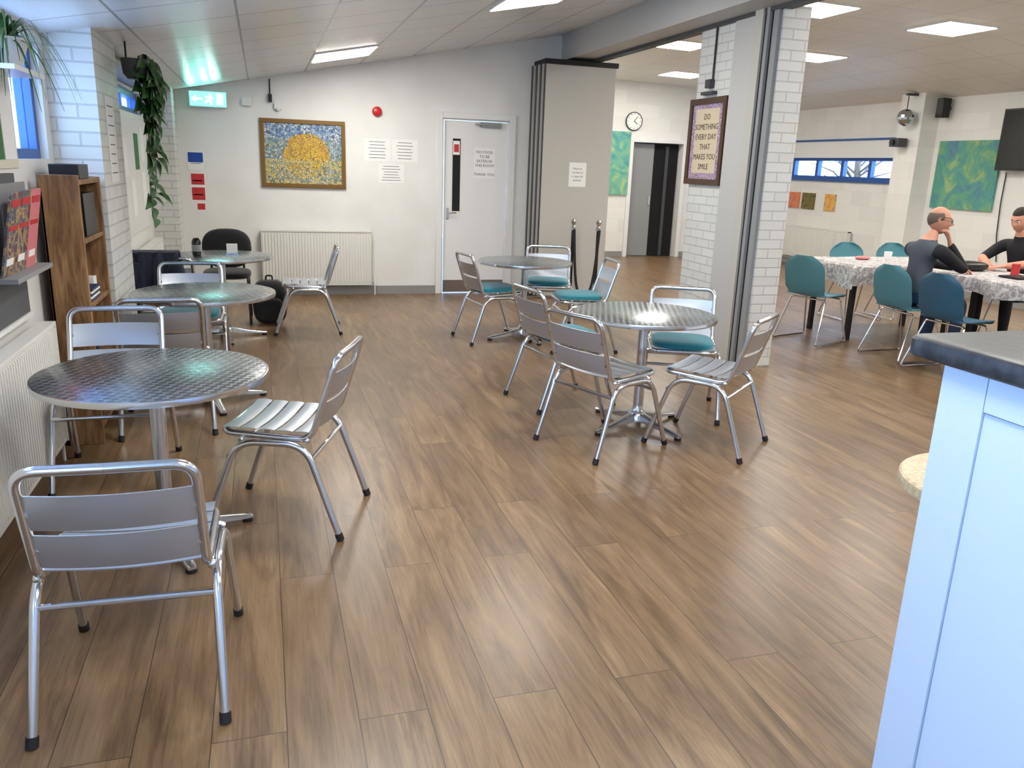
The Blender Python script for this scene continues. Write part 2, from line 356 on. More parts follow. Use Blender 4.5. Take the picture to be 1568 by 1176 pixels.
# ------------------------------------------------------------ bistro furniture
def bistro_chair(pad):
    b=B(); r=.014
    fr=fillet([(0,.205,.445),(.205,.205,.445),(.212,-.17,.43),(.212,-.285,.785),(0,-.29,.785)],.06,8)
    b.tube(fr,r,M_alu,14); b.tube([V((-p.x,p.y,p.z)) for p in fr],r,M_alu,14)
    for s_ in (1,-1):
        lg=fillet([(s_*.245,-.29,.012),(s_*.232,-.15,.415),(s_*.232,.14,.415),(s_*.245,.285,.012)],.09,8)
        b.tube(lg,r,M_alu,14)
        for p,q in ((lg[0],lg[1]),(lg[-1],lg[-2])):
            d=(q-p).normalized(); b.tube([p-d*.010,p+d*.02],.0165,M_dark,12)
        b.ell((s_*.222,-.155,.43),(.014,.014,.014),M_alu,10,6)
        b.cyl((s_*.21,.12,.43),(s_*.235,.12,.42),.01,M_alu,10)
    def at(z,y0=-.29,y1=-.15): return y0+(y1-y0)*(z-.012)/.403
    z=.35; b.tube([(-.238,at(z),z),(.238,at(z),z)],.010,M_alu,10)
    b.tube([(-.238,-at(z),z),(.238,-at(z),z)],.010,M_alu,10)
    def by(z): return -.17-.115*(z-.43)/.355
    for z0,z1 in ((.475,.585),(.602,.712)):
        def fn(u,v,z0=z0,z1=z1):
            x=-.207+.414*u; z=z0+(z1-z0)*v; return (x,by(z)-.028*(1-(x/.207)**2)-.005*math.sin(pi*v),z)
        b.grid(fn,16,5,M_slat,.004)
        for sx in (-1,1):
            b.cyl((sx*.2,by((z0+z1)/2)-.012,(z0+z1)/2),(sx*.2,by((z0+z1)/2)+.0,(z0+z1)/2),.007,M_alu,10)
    n=5; y0=-.165; w=.066; gp=.0095
    for i in range(n):
        ya=y0+i*(w+gp)
        def fn(u,v,ya=ya):
            x=-.203+.406*u; y=ya+w*v; return (x,y,.454-.012*math.sin(pi*u)+.003*math.sin(pi*v)+(y+.165)*.03)
        b.grid(fn,10,4,M_slat,-.004)
    if pad:
        R=[]
        for z,sc in ((.456,.93),(.461,.985),(.477,1.),(.490,.985),(.498,.93),(.502,.8),(.504,.4)):
            ring=[]
            for j in range(40):
                a=2*pi*j/40; c_,s2=math.cos(a),math.sin(a); e=.55
                ring.append((.2*sc*math.copysign(abs(c_)**e,c_),.01+.195*sc*math.copysign(abs(s2)**e,s2),z))
            R.append(ring)
        b.rings(R,M_teal)
    return b.mesh("bistro_chair_padded" if pad else "bistro_chair")
CH=[bistro_chair(False),bistro_chair(True)]
for pad,x,y,rot in ((0,-.40,2.38,-2),(0,.06,3.49,70),(0,-.74,4.14,180),(1,-.58,4.95,3),(1,-.53,6.02,180),(0,.35,7.62,88),
                    (1,1.97,7.03,-83),(1,2.64,7.42,162),(1,2.63,6.55,84),
                    (0,1.84,4.12,-67),(0,2.47,4.01,40),(1,1.90,5.0,-80),(1,2.61,4.64,155),(1,-.75,6.86,0)):
    put("bistro_chair",CH[pad],XF(x,y,0,rot))
def bistro_table(R0):
    b=B()
    b.lathe([(0.001,.692),(R0-.012,.692),(R0-.002,.696),(R0,.706),(R0-.002,.717),(R0-.01,.72),(.001,.72)],M_steel,n=72)
    b.lathe([(R0-.004,.694),(R0+.001,.695),(R0+.003,.706),(R0+.001,.7185),(R0-.004,.7195)],M_alu,n=72)
    b.cyl((0,0,.06),(0,0,.66),.03,M_alu,24); b.lathe([(.03,.64),(.05,.66),(.12,.685),(.12,.692)],M_dark,n=32)
    b.lathe([(.065,.045),(.062,.075),(.045,.1),(.034,.115),(.031,.14)],M_alu,n=32)
    for i in range(4):
        T=Matrix.Rotation(pi/2*i,4,"Z"); R=[]
        for x,w,z0,z1 in ((.0,.034,.045,.1),(.08,.03,.04,.085),(.2,.024,.03,.055),(.32,.02,.02,.036),(.355,.016,.018,.03)):
            R.append([(x,-w,z0),(x,w,z0),(x,w*.9,z1-.006),(x,w*.5,z1),(x,-w*.5,z1),(x,-w*.9,z1-.006)])
        b.rings(R,M_alu,True,T); b.lathe([(.018,0),(.022,.002),(.022,.014),(.012,.02)],M_dark,(.335,0,0),16,T)
    return b.mesh("bistro_table")
TM=bistro_table(.43)
for x,y,rot in ((-.44,3.33,20),(-.38,5.37,15),(-.37,7.41,10),(2.19,4.37,22),(2.27,7.03,10)): put("bistro_table",TM,XF(x,y,0,rot))

# ------------------------------------------------------------ radiators
def radiator(name,M,L,z0,z1):
    b=B()
    b.box((0,z0,.04),(L,z1-.01,.09),M_white2)
    n=int(L/.0333)
    for i in range(n):
        x=(i+.5)*L/n; b.box((x-.009,z0+.03,.088),(x+.009,z1-.035,.098),M_white2)
    b.box((-.004,z1-.02,.025),(L+.004,z1,.1),M_white2); b.box((-.004,z0,.03),(0,z1,.1),M_white2); b.box((L,z0,.03),(L+.004,z1,.1),M_white2)
    for x in (.15,L-.15): b.box((x-.02,z0+.1,.003),(x+.02,z1-.1,.04),M_white2)
    b.tube(fillet([(L+.0,z0+.04,.06),(L+.04,z0+.04,.06),(L+.04,.0,.06)],.02),.008,M_white); b.cyl((L+.04,z0+.0,.06),(L+.04,z0+.09,.06),.016,M_white,12)
    b.obj(name,M,bevel=.002)
radiator("radiator",wallM("far",-.04,0,YF),1.24,.12,.76)
radiator("radiator",wallM("left",2.3,0,XL+.02),2.05,.12,.74)
radiator("radiator",wallM("left",6.7,0,XL+.02),2.3,.12,.72)
radiator("radiator",wallM("right",13.1,0,XR),1.85,.15,.7)

# ------------------------------------------------------------ wall mounted things
def framed(w,h,fw,fm,pm,d=.03):
    b=B()
    b.box((-w/2,-h/2,0.002),(w/2,h/2,d*.5),pm)
    for a,c in (((-w/2,-h/2),(w/2,-h/2+fw)),((-w/2,h/2-fw),(w/2,h/2)),((-w/2,-h/2+fw),(-w/2+fw,h/2-fw)),((w/2-fw,-h/2+fw),(w/2,h/2-fw))): b.box((a[0],a[1],0.001),(c[0],c[1],d),fm)
    return b
M_mos=mat("mosaic_sun",(200,200,160),.5); k=N(M_mos); o,op=k.objc()
vo=k.n("ShaderNodeTexVoronoi"); k.l(o,vo.inputs["Vector"]); vo.inputs["Scale"].default_value=42
vd=k.n("ShaderNodeTexVoronoi"); vd.feature="DISTANCE_TO_EDGE"; k.l(o,vd.inputs["Vector"]); vd.inputs["Scale"].default_value=42
sp=k.n("ShaderNodeSeparateColor"); k.l(vo.outputs["Color"],sp.inputs[0])
bg=k.ramp(sp.outputs[0],[(0.,lin((80,120,165))),(.35,lin((196,204,200))),(.6,lin((130,160,176))),(.8,lin((100,130,100))),(1.,lin((205,196,150)))])
ye=k.ramp(sp.outputs[1],[(0.,lin((190,134,24))),(.5,lin((222,184,44))),(1.,lin((212,164,60)))])
dx=k.math("DIVIDE",k.math("SUBTRACT",op[0],.03),.25); dy=k.math("DIVIDE",k.math("SUBTRACT",op[1],-.02),.24)
rr=k.math("SQRT",k.math("ADD",k.math("MULTIPLY",dx,dx),k.math("MULTIPLY",dy,dy)))
rr=k.math("ADD",rr,k.math("MULTIPLY",k.math("SUBTRACT",k.noise(o,8,2),.5),.35))
c=k.mix(k.math("LESS_THAN",rr,1.),bg,ye)
lowb=k.math("LESS_THAN",op[1],-.06); c=k.mix(k.math("MULTIPLY",lowb,k.math("GREATER_THAN",sp.outputs[2],.35)),c,k.ramp(sp.outputs[1],[(0.,lin((205,196,150))),(.6,lin((206,180,90))),(1.,lin((140,158,140)))]))
skyb=k.math("GREATER_THAN",op[1],.16); c=k.mix(k.math("MULTIPLY",skyb,k.math("GREATER_THAN",rr,1.)),c,k.ramp(sp.outputs[2],[(0.,lin((50,90,160))),(.5,lin((120,160,200))),(1.,lin((210,216,214)))]))
c=k.mix(k.math("LESS_THAN",vd.outputs["Distance"],.07),c,lin((96,94,82))); k.col(c)
framed(.93,.74,.045,M_gold,M_mos).obj("mosaic_picture",wallM("far",.46,1.6,YF),bevel=.003)
def abstract(name,cols,sc,seed,dist=1.5):
    m=mat(name,(100,150,90),.6); k=N(m); o,op=k.objc(); mp=k.n("ShaderNodeMapping"); k.l(o,mp.inputs[0]); mp.inputs["Location"].default_value=(seed,seed*2,0)
    n1=k.noise(mp.outputs[0],sc,6,.6,dist); n=len(cols); k.col(k.ramp(n1,[(.3+.4*i/(n-1),lin(c_)) for i,c_ in enumerate(cols)])); return m
M_abs=abstract("abstract_green_painting",[(96,98,146),(84,128,146),(76,144,136),(92,152,128),(112,160,118),(152,176,116),(132,150,172)],3.2,3,1.2)
M_abs2=abstract("abstract_teal_painting",[(60,130,140),(90,160,150),(130,180,140),(190,196,130)],3.,9)
b=B(); b.box((-.53,-.46,0.002),(.53,.46,.035),M_abs); b.obj("abstract_painting",wallM("right",9.15,1.65,XR))
b=B(); b.box((-.4,-.55,0.002),(.4,.55,.035),M_abs2); b.obj("abstract_painting",wallM("far",5.95,1.67,YC))
for y0,y1,cs in ((13.1,12.75,[(200,60,60),(220,140,80),(90,60,160)]),(12.68,12.32,[(40,30,20),(120,110,60),(60,60,40)]),(12.05,11.77,[(190,110,50),(230,180,90),(120,120,160)])):
    b=B(); mm=abstract("small_art_%d"%int(y0*10),cs,9,y0); w=y0-y1; b.box((-w/2,-.14,0.002),(w/2,.14,.02),mm); b.obj("small_canvas_print",wallM("right",(y0+y1)/2,1.14,XR))
M_lil=mat("sign_mat_pattern",(150,120,170),.6); k=N(M_lil); o,op=k.objc(); k.col(k.ramp(k.noise(o,60,2),[(.4,lin((110,80,140))),(.5,lin((210,190,215))),(.6,lin((120,90,60)))]))
b=framed(.62,.74,.05,M_frame,M_lil)
b.box((-.2,-.27,.014),(.2,.28,.018),mat("sign_paper",(206,190,162),.7))
for i,s_ in enumerate(["DO","SOMETHING","EVERY DAY","THAT","MAKES YOU","SMILE"]): b.text(s_,.07,mat("sign_ink",(66,56,46),.8),Matrix.Translation((0,.21-i*.085,.0185)))
b.obj("framed_motto_sign",wallM("right",6.64,1.82,XT),bevel=.003)
def paper(name,side,a,z,plane,w,h,lines=6,pics=None,m=None):
    b=B(); b.box((-w/2,-h/2,0.001),(w/2,h/2,.003),m or M_paper)
    for i in range(lines):
        y=h/2-(i+1)*h/(lines+1); ww=w*.38*random.uniform(.7,1.); b.box((-ww,y-.003,.003),(ww,y+.003,.0035),M_ink)
    if pics:
        for (x0,y0,x1,y1,mm) in pics: b.box((x0*w,y0*h,.003),(x1*w,y1*h,.0045),mm)
    b.obj(name,wallM(side,a,z,plane))
paper("wall_notice","far",1.29,1.68,YF,.3,.25); paper("wall_notice","far",1.61,1.68,YF,.3,.25); paper("wall_notice","far",1.45,1.42,YF,.3,.22)
paper("safety_notice","far",-.69,1.49,YF,.17,.19,2,[(-.45,-.1,.45,.45,M_bluep)])
paper("fire_action_notice","far",-.68,1.21,YF,.15,.3,0,[(-.45,.08,.45,.47,M_redp),(-.45,-.47,.45,-.02,M_redp),(-.35,.2,.3,.24,M_paper),(-.35,-.3,.3,-.26,M_paper)])
paper("fire_point_notice","far",-.66,1.0,YF,.1,.09,0,[(-.4,-.4,.4,.35,M_redp)])
paper("wall_notice","left",5.62,1.62,-.87,.28,.5,8)
b=B(); b.box((-1.05,-.5,0.002),(1.05,.5,.02),M_white)
for x0,y0,mm in ((-.9,-.3,M_paper),(-.55,0,M_paper),(-.2,-.35,M_paper),(.15,.05,M_greenp),(.5,-.3,M_paper),(-.85,.12,M_pinkp),(.55,.12,M_paper)): b.box((x0,y0,.02),(x0+.25,y0+.32,.023),mm)
b.obj("notice_board",wallM("left",8.1,1.35,XL),bevel=.003)
b=B(); b.lathe([(.055,0.001),(.055,.03),(.045,.05),(.02,.06),(.001,.06)],M_red,n=32); b.obj("fire_alarm_sounder",wallM("far",1.29,2.1,YF))
b=B(); b.box((-.05,-.045,0.001),(.05,.045,.04),M_white); b.obj("thermostat",wallM("far",-.13,2.13,YF),bevel=.006)
b=B(); b.tube([(0,.18,.02),(0,.0,.02)],.007,M_dark); b.box((-.02,-.06,0.001),(.02,.02,.05),M_dark); b.obj("cable_conduit",wallM("far",.12,2.2,YF))
b=B(); b.box((-.04,-.03,0.001),(.04,.04,.04),M_white); b.ell((0,-.03,.03),(.025,.025,.025),M_white); b.obj("motion_sensor",wallM("far",.2,2.1,YF))
M_exit=mat("exit_sign_face",(60,230,190),.4,emit=(60,225,205),es=7.); M_exitw=mat("exit_sign_symbol",(255,255,255),.4,emit=(235,255,255),es=12.)
b=B(); b.box((-.19,-.08,0),(.19,.08,.07),M_white); b.box((-.18,-.07,.07),(.18,.07,.073),M_exit)
b.box((.09,-.05,.073),(.15,.055,.075),M_exitw); b.box((-.15,-.008,.073),(-.06,.008,.075),M_exitw); b.add([(-.165,0,.075),(-.12,.035,.075),(-.12,-.035,.075)],[(0,2,1)],M_exitw)
b.ell((.03,.045,.074),(.012,.012,.002),M_exitw,10,6); b.tube([(.03,.03,.075),(.0,-.005,.075),(-.03,-.045,.075)],.008,M_exitw,6); b.tube([(.0,-.005,.075),(.035,-.03,.075),(.03,-.055,.075)],.007,M_exitw,6); b.tube([(-.02,.02,.075),(.02,.022,.075),(.05,.0,.075)],.006,M_exitw,6)
b.obj("exit_sign",wallM("far",-.52,2.13,YF-.02))
b=B(); b.lathe([(.16,0.001),(.16,.035),(.15,.042),(.145,.03),(.001,.03)],M_dgrey,n=48); b.lathe([(.145,.029),(.145,.033),(.001,.033)],M_paper,n=48)
for i in range(12):
    T=Matrix.Rotation(pi/6*i,4,"Z"); b.box((-.004,.115,.033),(.004,.138,.035),M_black,T)
b.box((-.005,-.01,.035),(.005,.1,.037),M_black,Matrix.Rotation(-.6,4,"Z")); b.box((-.006,-.01,.035),(.006,.075,.038),M_black,Matrix.Rotation(-2.2,4,"Z"))
b.obj("wall_clock",wallM("far",6.39,2.4,YC))
b=B(); b.box((-.45,-.38,.1),(.45,.38,.15),M_black); b.box((-.43,-.35,.15),(.43,.36,.152),M_glassd); b.box((-.1,-.1,0.002),(.1,.1,.1),M_dgrey); b.obj("wall_television",wallM("right",8.12,2.1,XR),bevel=.004)
b=B(); b.box((-.06,-.13,.06),(.06,.13,.2),M_black); b.box((-.02,-.02,0.002),(.02,.02,.06),M_dgrey); b.obj("wall_speaker",wallM("right",9.62,2.55,XR),bevel=.008)
b=B(); b.ell((0,0,0),(.12,.12,.12),mat("mirror_facets",(190,200,205),.1,1.),20,12); b.cyl((0,0,.1),(0,0,.3),.006,M_dark); b.box((-.03,-.03,.3),(.14,.03,.33),M_dgrey); b.obj("mirror_ball",XF(8.85,9.95,2.42),angle=1)
b=B(); b.box((-.1,-.06,.04),(.08,.06,.2),M_dgrey); b.box((-.02,-.02,0.002),(.02,.02,.04),M_dgrey); b.cyl((-.02,0,.2),(-.02,0,.24),.04,M_black); b.obj("disco_light",wallM("right",10.05,2.08,9.0),bevel=.005)
b=B(); b.tube([(0,0,.015),(0,-.4,.015),(.03,-.8,.015),(.1,-1.15,.015)],.007,M_dark); b.obj("hanging_cable",wallM("right",8.5,1.7,XR))
b=B(); 
for i in range(7):
    y=9.3+.055*i; x0=3.17-.02*(i%2)-.008*i; b.box((x0,y,.02),(4.04-.01*i,y+.045,2.7),M_part)
    b.box((x0-.012,y+.01,.02),(x0,y+.035,2.7),M_dgrey)
b.box((3.15,9.28,2.7),(4.06,9.69,2.755),M_dark)
b.obj("folding_partition",bevel=.003)
b=B(); b.box((-.11,-.14,0.001),(.11,.14,.003),M_paper)
for i,s_ in enumerate(["Please do","not lean on","or open the","partition"]): b.text(s_,.03,M_ink,Matrix.Translation((0,.07-i*.045,.0035)))
b.obj("partition_notice",wallM("far",3.62,1.48,9.3))
b=B()
for x,y in ((0,0),(.27,-.12)):
    b.lathe([(.13,0),(.13,.012),(.06,.03),(.02,.04)],M_black,(x,y,0),32); b.cyl((x,y,.03),(x,y,.86),.019,M_black,16); b.lathe([(.019,0),(.032,.01),(.032,.05),(.02,.06),(.02,.075),(.03,.09),(.034,.11),(.025,.13),(.005,.14)],M_chrome,(x,y,.84),20)
pts=[(0+.27*t,-.04-.12*t,.86-.76*(1-(2*t-1)**4)) for t in [i/24 for i in range(25)]]
b.tube(pts,.016,M_dark,10); b.obj("rope_barrier",XF(3.50,9.03))
b=B(); b.box((XL+.01,6.05,2.125),(XL+.2,9.33,2.165),M_grey); b.obj("curtain_rail")

# ------------------------------------------------------------ left side: bookcase, plants, board
b=B(); M=XF(-1.07,4.62)
D=.18; W=.6; H=1.43
b.box((0,0,0),(D,.03,H),M_wood); b.box((0,W-.03,0),(D,W,H-.02),M_wood); b.box((0,0,0),(.015,W,H-.06),M_wood)
for z in (.08,.42,.74,1.08,1.38): b.box((.015,.03,z),(D-.005,W-.03,z+.025),M_wood)
bk=[(60,40,40),(30,50,90),(20,20,24),(180,170,150),(40,60,80),(240,240,235),(24,24,30)]
for z,n_ in ((.105,8),(.445,5),(1.105,3)):
    y=.06
    for q in range(n_):
        w=random.uniform(.015,.035); h=random.uniform(.16,.22); c_=random.choice(bk); b.box((.03,y,z),(.03+random.uniform(.1,.13),y+w,z+h),mat("book_%d_%d_%d"%c_,c_,.6)); y+=w+.003
for q in range(5): b.box((.03,.12+.01*q,.765+.013*q),(.165,.36+.008*q,.776+.013*q),M_paper if q%2 else mat("book_30_50_90",(30,50,90),.6))
b.box((.05,.42,.765),(.13,.5,.86),M_paper); b.box((.03,.2,1.105),(.16,.5,1.33),M_black); b.box((.02,.15,H-.025),(.16,.4,H+.05),M_black)
b.obj("bookcase",M,bevel=.003)
def leaf(b,p,d,up,L,W,m):
    d=V(d).normalized(); s_=d.cross(V(up)).normalized(); u=s_.cross(d)
    def fn(a,c):
        t=a; w=W*(math.sin(pi*min(1,t**.62)))*(1-.15*t)+.0005; x=(c*2-1)*w
        return V(p)+d*(L*t)+s_*x+u*(abs(x)*.35-L*.35*t*t)
    b.grid(fn,7,4,m)
b=B(); random.seed(3)
b.lathe([(.05,-.06),(.075,-.03),(.085,.06),(.08,.06),(.06,.04),(.001,.04)],M_dgrey,(0,0,0),24)
b.tube([(-.05,0,.05),(-.05,0,.2)],.006,M_dark)
for st in range(7):
    x=random.uniform(-.02,.11); y=random.uniform(-.12,.12); L=[1.0,.85,.62,.4,.5,.3,.25][st]; pts=[]
    for i in range(16):
        t=i/15; pts.append(V((x*(.5+t*.6)+.012*math.sin(5*t+st)+.03,y*(.6+.5*t)+.02*math.sin(7*t+st*2),.08-L*t)))
    b.tube(pts,.004,M_leaf,6)
    for i in range(0,16):
        for q in range(2 if (i<14 and i%2) else 1):
            a=random.uniform(0,2*pi); d=V((abs(math.cos(a))*.7,math.sin(a)-.3,-.5+random.uniform(-.3,.3))); leaf(b,pts[i],d,(1,-.4,.5),random.uniform(.09,.14),random.uniform(.032,.047),M_leaf)
b.obj("hanging_pothos",XF(-.74,5.9,2.06))
b=B(); b.lathe([(.05,-.1),(.08,0),(.085,.02),(.001,.01)],M_white,(0,0,.003),24)
for i in range(34):
    a=random.uniform(-1.7,1.7); L=random.uniform(.2,.42); d=V((math.cos(a),math.sin(a),0)); s_=V((-math.sin(a),math.cos(a),0)); hh=random.uniform(.04,.18)
    def fn(t,c): 
        w=.008*(1-t)+.001; return d*(L*t*.8)+V((0,0,hh*math.sin(pi*t*.8)-L*.8*t*t))+s_*(w*(c*2-1))
    b.grid(fn,10,1,M_leaf2 if i%2 else M_leaf)
b.obj("spider_plant",XF(-1.03,4.2,1.985))
b=B(); b.box((0,-.25,0),(.17,.25,.02),M_white); b.obj("plant_shelf",XF(XL,4.2,1.864))
b=B(); M=wallM("left",3.85,1.14,XL)
b.box((-.55,-.34,0.002),(.45,.3,.03),mat("slate_board",(84,86,88),.6)); b.box((-.57,-.36,0.002),(.47,-.34,.04),M_white)
b.obj("blackboard",M)
b=B()
b.box((-.34,-.24,0.002),(.3,.26,.006),mat("cream_print",(214,210,190),.7)); b.box((-.28,.0,.006),(.06,.24,.009),M_orange); b.box((-.25,-.2,.006),(.08,-.02,.009),M_greenp); b.box((.1,-.2,.006),(.28,.2,.008),M_paper)
b.obj("framed_poster",wallM("left",4.2,1.7,XL))
b=B(); b.box((-.3,-.2,0),(.3,-.18,.09),M_grey); b.box((-.3,-.18,0),(.3,.2,.01),M_grey)
M_coll=abstract("leaflet_collage",[(30,24,40),(120,60,50),(60,90,110),(190,150,90),(50,34,50)],16,5)
for x,mm,tilt in ((-.28,M_coll,.2),(-.1,M_coll,.18),(.08,M_pinkp,.17)):
    T=Matrix.Translation((x,-.18,.02))@Matrix.Rotation(tilt,4,"X")
    b.box((0,0,0),(.17,.36,.008),mm,T); b.box((.02,.3,.008),(.15,.33,.01),M_redp,T); b.box((.03,.05,.008),(.13,.08,.01),M_paper,T); b.box((.02,.2,.008),(.15,.22,.01),M_redp,T)
b.obj("leaflet_rack",wallM("left",4.1,1.2,XL+.035))

# ------------------------------------------------------------ counter
b=B()
x0,y1=1.45,1.525; r=.04
out=[(3.2,-1.2),(3.2,y1)]+[(x0+r-r*math.sin(a),y1-r+r*math.cos(a)) for a in [pi/2*i/8 for i in range(9)]]+[(x0,-1.2)]
M_top=mat("slate_laminate",(34,38,46),.35); k=N(M_top); o,op=k.objc(); k.col(k.ramp(k.noise(o,30,5),[(.35,lin((20,24,32))),(.65,lin((52,56,62)))]))
def sc(o_,q): return [((x+ (q if x<2.5 else 0)),(y-(q if y>0 else 0))) for x,y in o_]
R=[[(x,y,1.152) for x,y in sc(out,.004)],[(x,y,1.157) for x,y in out],[(x,y,1.192) for x,y in out],[(x,y,1.198) for x,y in sc(out,.004)],[(x,y,1.2) for x,y in sc(out,.012)]]
b.rings(R,M_top)
M_ctr=mat("counter_panel_paleblue",(196,213,234),.4)
b.box((1.495,-1.15,0),(3.15,1.40,1.152),M_ctr)
b.box((1.478,1.30,0),(1.5,1.42,1.152),M_ctr); b.box((1.478,-1.15,1.07),(1.5,1.297,1.152),M_ctr); b.box((1.484,-1.15,.0),(1.495,1.297,1.067),M_ctr)
b.obj("service_counter",bevel=.002)
M_beige=mat("beige_laminate",(214,196,160),.4); k=N(M_beige); o,op=k.objc(); k.col(k.ramp(k.noise(o,70,4),[(.35,lin((176,156,120))),(.65,lin((206,190,158)))]))
b=B(); b.lathe([(.001,.605),(.29,.605),(.298,.611),(.30,.63),(.297,.645),(.29,.65),(.001,.65)],M_beige,n=64); b.cyl((0,0,.03),(0,0,.605),.03,M_chrome); b.lathe([(.17,0),(.17,.012),(.09,.03),(.03,.05)],M_chrome,n=40)
b.obj("round_cafe_table",XF(2.17,1.78))

# ------------------------------------------------------------ plastic hall chairs and tables
def hall_chair(name,mm):
    b=B()
    pp=[V((0,a,c)) for a,c in ((.235,.42),(.21,.452),(.05,.448),(-.13,.44),(-.2,.49),(-.235,.62),(-.275,.84))]
    pts=fillet(pp,.07,5); L=[0]
    for i in range(1,len(pts)): L.append(L[-1]+(pts[i]-pts[i-1]).length)
    def at(t):
        s_=t*L[-1]
        for i in range(1,len(L)):
            if s_<=L[i]+1e-9: q=(s_-L[i-1])/max(1e-9,L[i]-L[i-1]); return pts[i-1].lerp(pts[i],q)
        return pts[-1]
    def fn(u,v):
        p=at(v); x=u*2-1; w=.22
        if v<.12: w*=(1-.25*((.12-v)/.12)**2)
        if v>.82: w*=max(.3,(1-.6*((v-.82)/.18)**2.6))
        if .42<v<.6: w*=.93
        dz=.02*x*x if v<.5 else 0; dy=.035*x*x if v>.5 else 0
        return (x*w,p.y+dy,p.z+dz)
    b.grid(fn,14,28,mm,.008)
    for s_ in (1,-1):
        b.tube(fillet([(0,.14,.43),(s_*.19,.14,.43),(s_*.235,.24,.012),(s_*.245,-.25,.012),(s_*.19,-.1,.425),(0,-.1,.425)],.03,5),.0085,M_chrome,10)
    return b.mesh(name)
HC=hall_chair("hall_chair",M_tealp); HC2=hall_chair("hall_chair_deep",M_tealp2)
for me,x,y,rot in ((HC,5.08,6.55,-72),(HC,6.42,7.62,176),(HC,5.46,5.77,-88),(HC2,5.44,5.21,-86),(HC,7.05,7.6,178),(HC2,5.38,4.42,-10),(HC2,7.26,6.2,100)):
    put("hall_chair",me,XF(x,y,0,rot))
M_cloth=mat("table_cloth",(200,197,192),.8); k=N(M_cloth); o,op=k.objc(); k.col(k.ramp(k.noise(o,11,5,.6,2.),[(.38,lin((206,203,199))),(.5,lin((170,166,164))),(.58,lin((124,118,122))),(.66,lin((200,196,192)))]))
def cloth_table(w,d,drop):
    b=B(); hx,hy=w/2,d/2
    b.box((-hx,-hy,.715),(hx,hy,.738),M_grey)
    for sx in (-1,1):
        for sy in (-1,1): b.box((sx*(hx-.1)-.022,sy*(hy-.1)-.022,0),(sx*(hx-.1)+.022,sy*(hy-.1)+.022,.715),M_dark)
    b.box((-hx+.1,-hy+.09,.66),(hx-.1,-hy+.11,.715),M_dark); b.box((-hx+.1,hy-.11,.66),(hx-.1,hy-.09,.715),M_dark)
    def fn(u,v):
        x=(u*2-1)*(hx+drop); y=(v*2-1)*(hy+drop); dx=max(0,abs(x)-hx); dy=max(0,abs(y)-hy); q=max(dx,dy)
        rp=.5+.5*math.sin(11*(x+y)+3*math.sin(5*x)); o=min(q*.5,.015+.035*rp*q/drop)
        X=max(-hx,min(hx,x)); Y=max(-hy,min(hy,y))
        if dx>0: X+=math.copysign(.006+o,x)
        if dy>0: Y+=math.copysign(.006+o,y)
        return (X,Y,.745-q*(.9+.2*rp)+.002*math.sin(13*x+7*y))
    b.grid(fn,60,44,M_cloth,-.003); return b
b=cloth_table(1.4,.78,.2)
b.cyl((.1,.1,.745),(.1,.1,.83),.035,M_paper,20,.04); b.cyl((-.45,.0,.745),(-.45,.0,.78),.05,M_paper,20); b.cyl((.6,-.1,.75),(.6,-.1,.86),.035,M_paper,20); b.ell((-.2,.12,.765),(.09,.06,.02),M_pinkp)
b.obj("dining_table",XF(6.1,6.82,0,0))
b=cloth_table(.78,1.34,.13)
b.ell((.0,.45,.79),(.2,.12,.045),M_black,20,12,None,.7); b.box((-.1,-.2,.75),(.15,.0,.765),M_black); b.cyl((.2,.1,.745),(.2,.1,.85),.035,M_redp,20)
b.obj("dining_table",XF(6.37,5.62,0,0))
M_coat=mat("black_coat_fabric",(20,21,25),.85,sheen=.2); M_navy=mat("navy_coat_fabric",(26,34,56),.85,sheen=.2)
b=B(); b.ell((0,0,.46),(.22,.21,.045),M_coat,28,12,None,.6); b.ell((0,-.2,.68),(.23,.05,.19),M_coat,28,14,None,.75)
for sx in (-1,1):
    b.tube(fillet([(sx*.2,.22,.0),(sx*.19,.18,.43),(sx*.19,-.18,.43),(sx*.2,-.24,.0)],.04),.012,M_dark); b.tube([(sx*.15,-.18,.43),(sx*.15,-.22,.62)],.012,M_dark)
b.obj("black_upholstered_chair",XF(-.36,8.18,0,180))
def coat(name,M,mm,w=.5,front=.25,back=.5,seed=1):
    b=B()
    def fn(u,v):
        x=(u-.5)*w*(1+.15*math.sin(3*v+seed)); s_=v*(front+back)-front
        rp=.018*math.sin(18*u+seed+3*v)+.012*math.sin(31*u+5*v)
        if s_<-.04: return (x,.055+rp+.1*(-s_-.04)*.5,.0+s_+.04)
        if s_<.04: return (x,-s_*1.2+rp*.3,.02*math.cos(s_*30)+.02)
        return (x*(1+.2*(s_)),-.055-rp-.04*math.sin(4*(s_-.04)),-(s_-.04))
    b.grid(fn,24,24,mm,.012)
    for sx in (-1,1): b.tube(fillet([(sx*w*.42,-.05,-.04),(sx*(w*.55),-.07,-.25),(sx*w*.5,-.09,-.48)],.1),[.055,.04],mm,12)
    b.obj(name,M)
coat("navy_coat",XF(-.79,6.58,.80,0),M_navy,.32,.2,.36,2)
coat("black_jacket",XF(5.34,4.17,.87,-10),M_coat,.44,.2,.55,4)
b=B(); b.ell((0,0,.21),(.16,.1,.21),M_coat,28,18,None,.6); b.ell((0,-.1,.15),(.12,.04,.11),M_coat,24,14,None,.6)
for sx in (-1,1): b.tube(fillet([(sx*.07,.08,.4),(sx*.1,.16,.3),(sx*.1,.13,.05)],.06),.015,M_coat)
b.tube(fillet([(-.03,0,.4),(-.03,0,.46),(.03,0,.46),(.03,0,.4)],.02),.008,M_coat); b.obj("black_backpack",XF(.02,8.02))
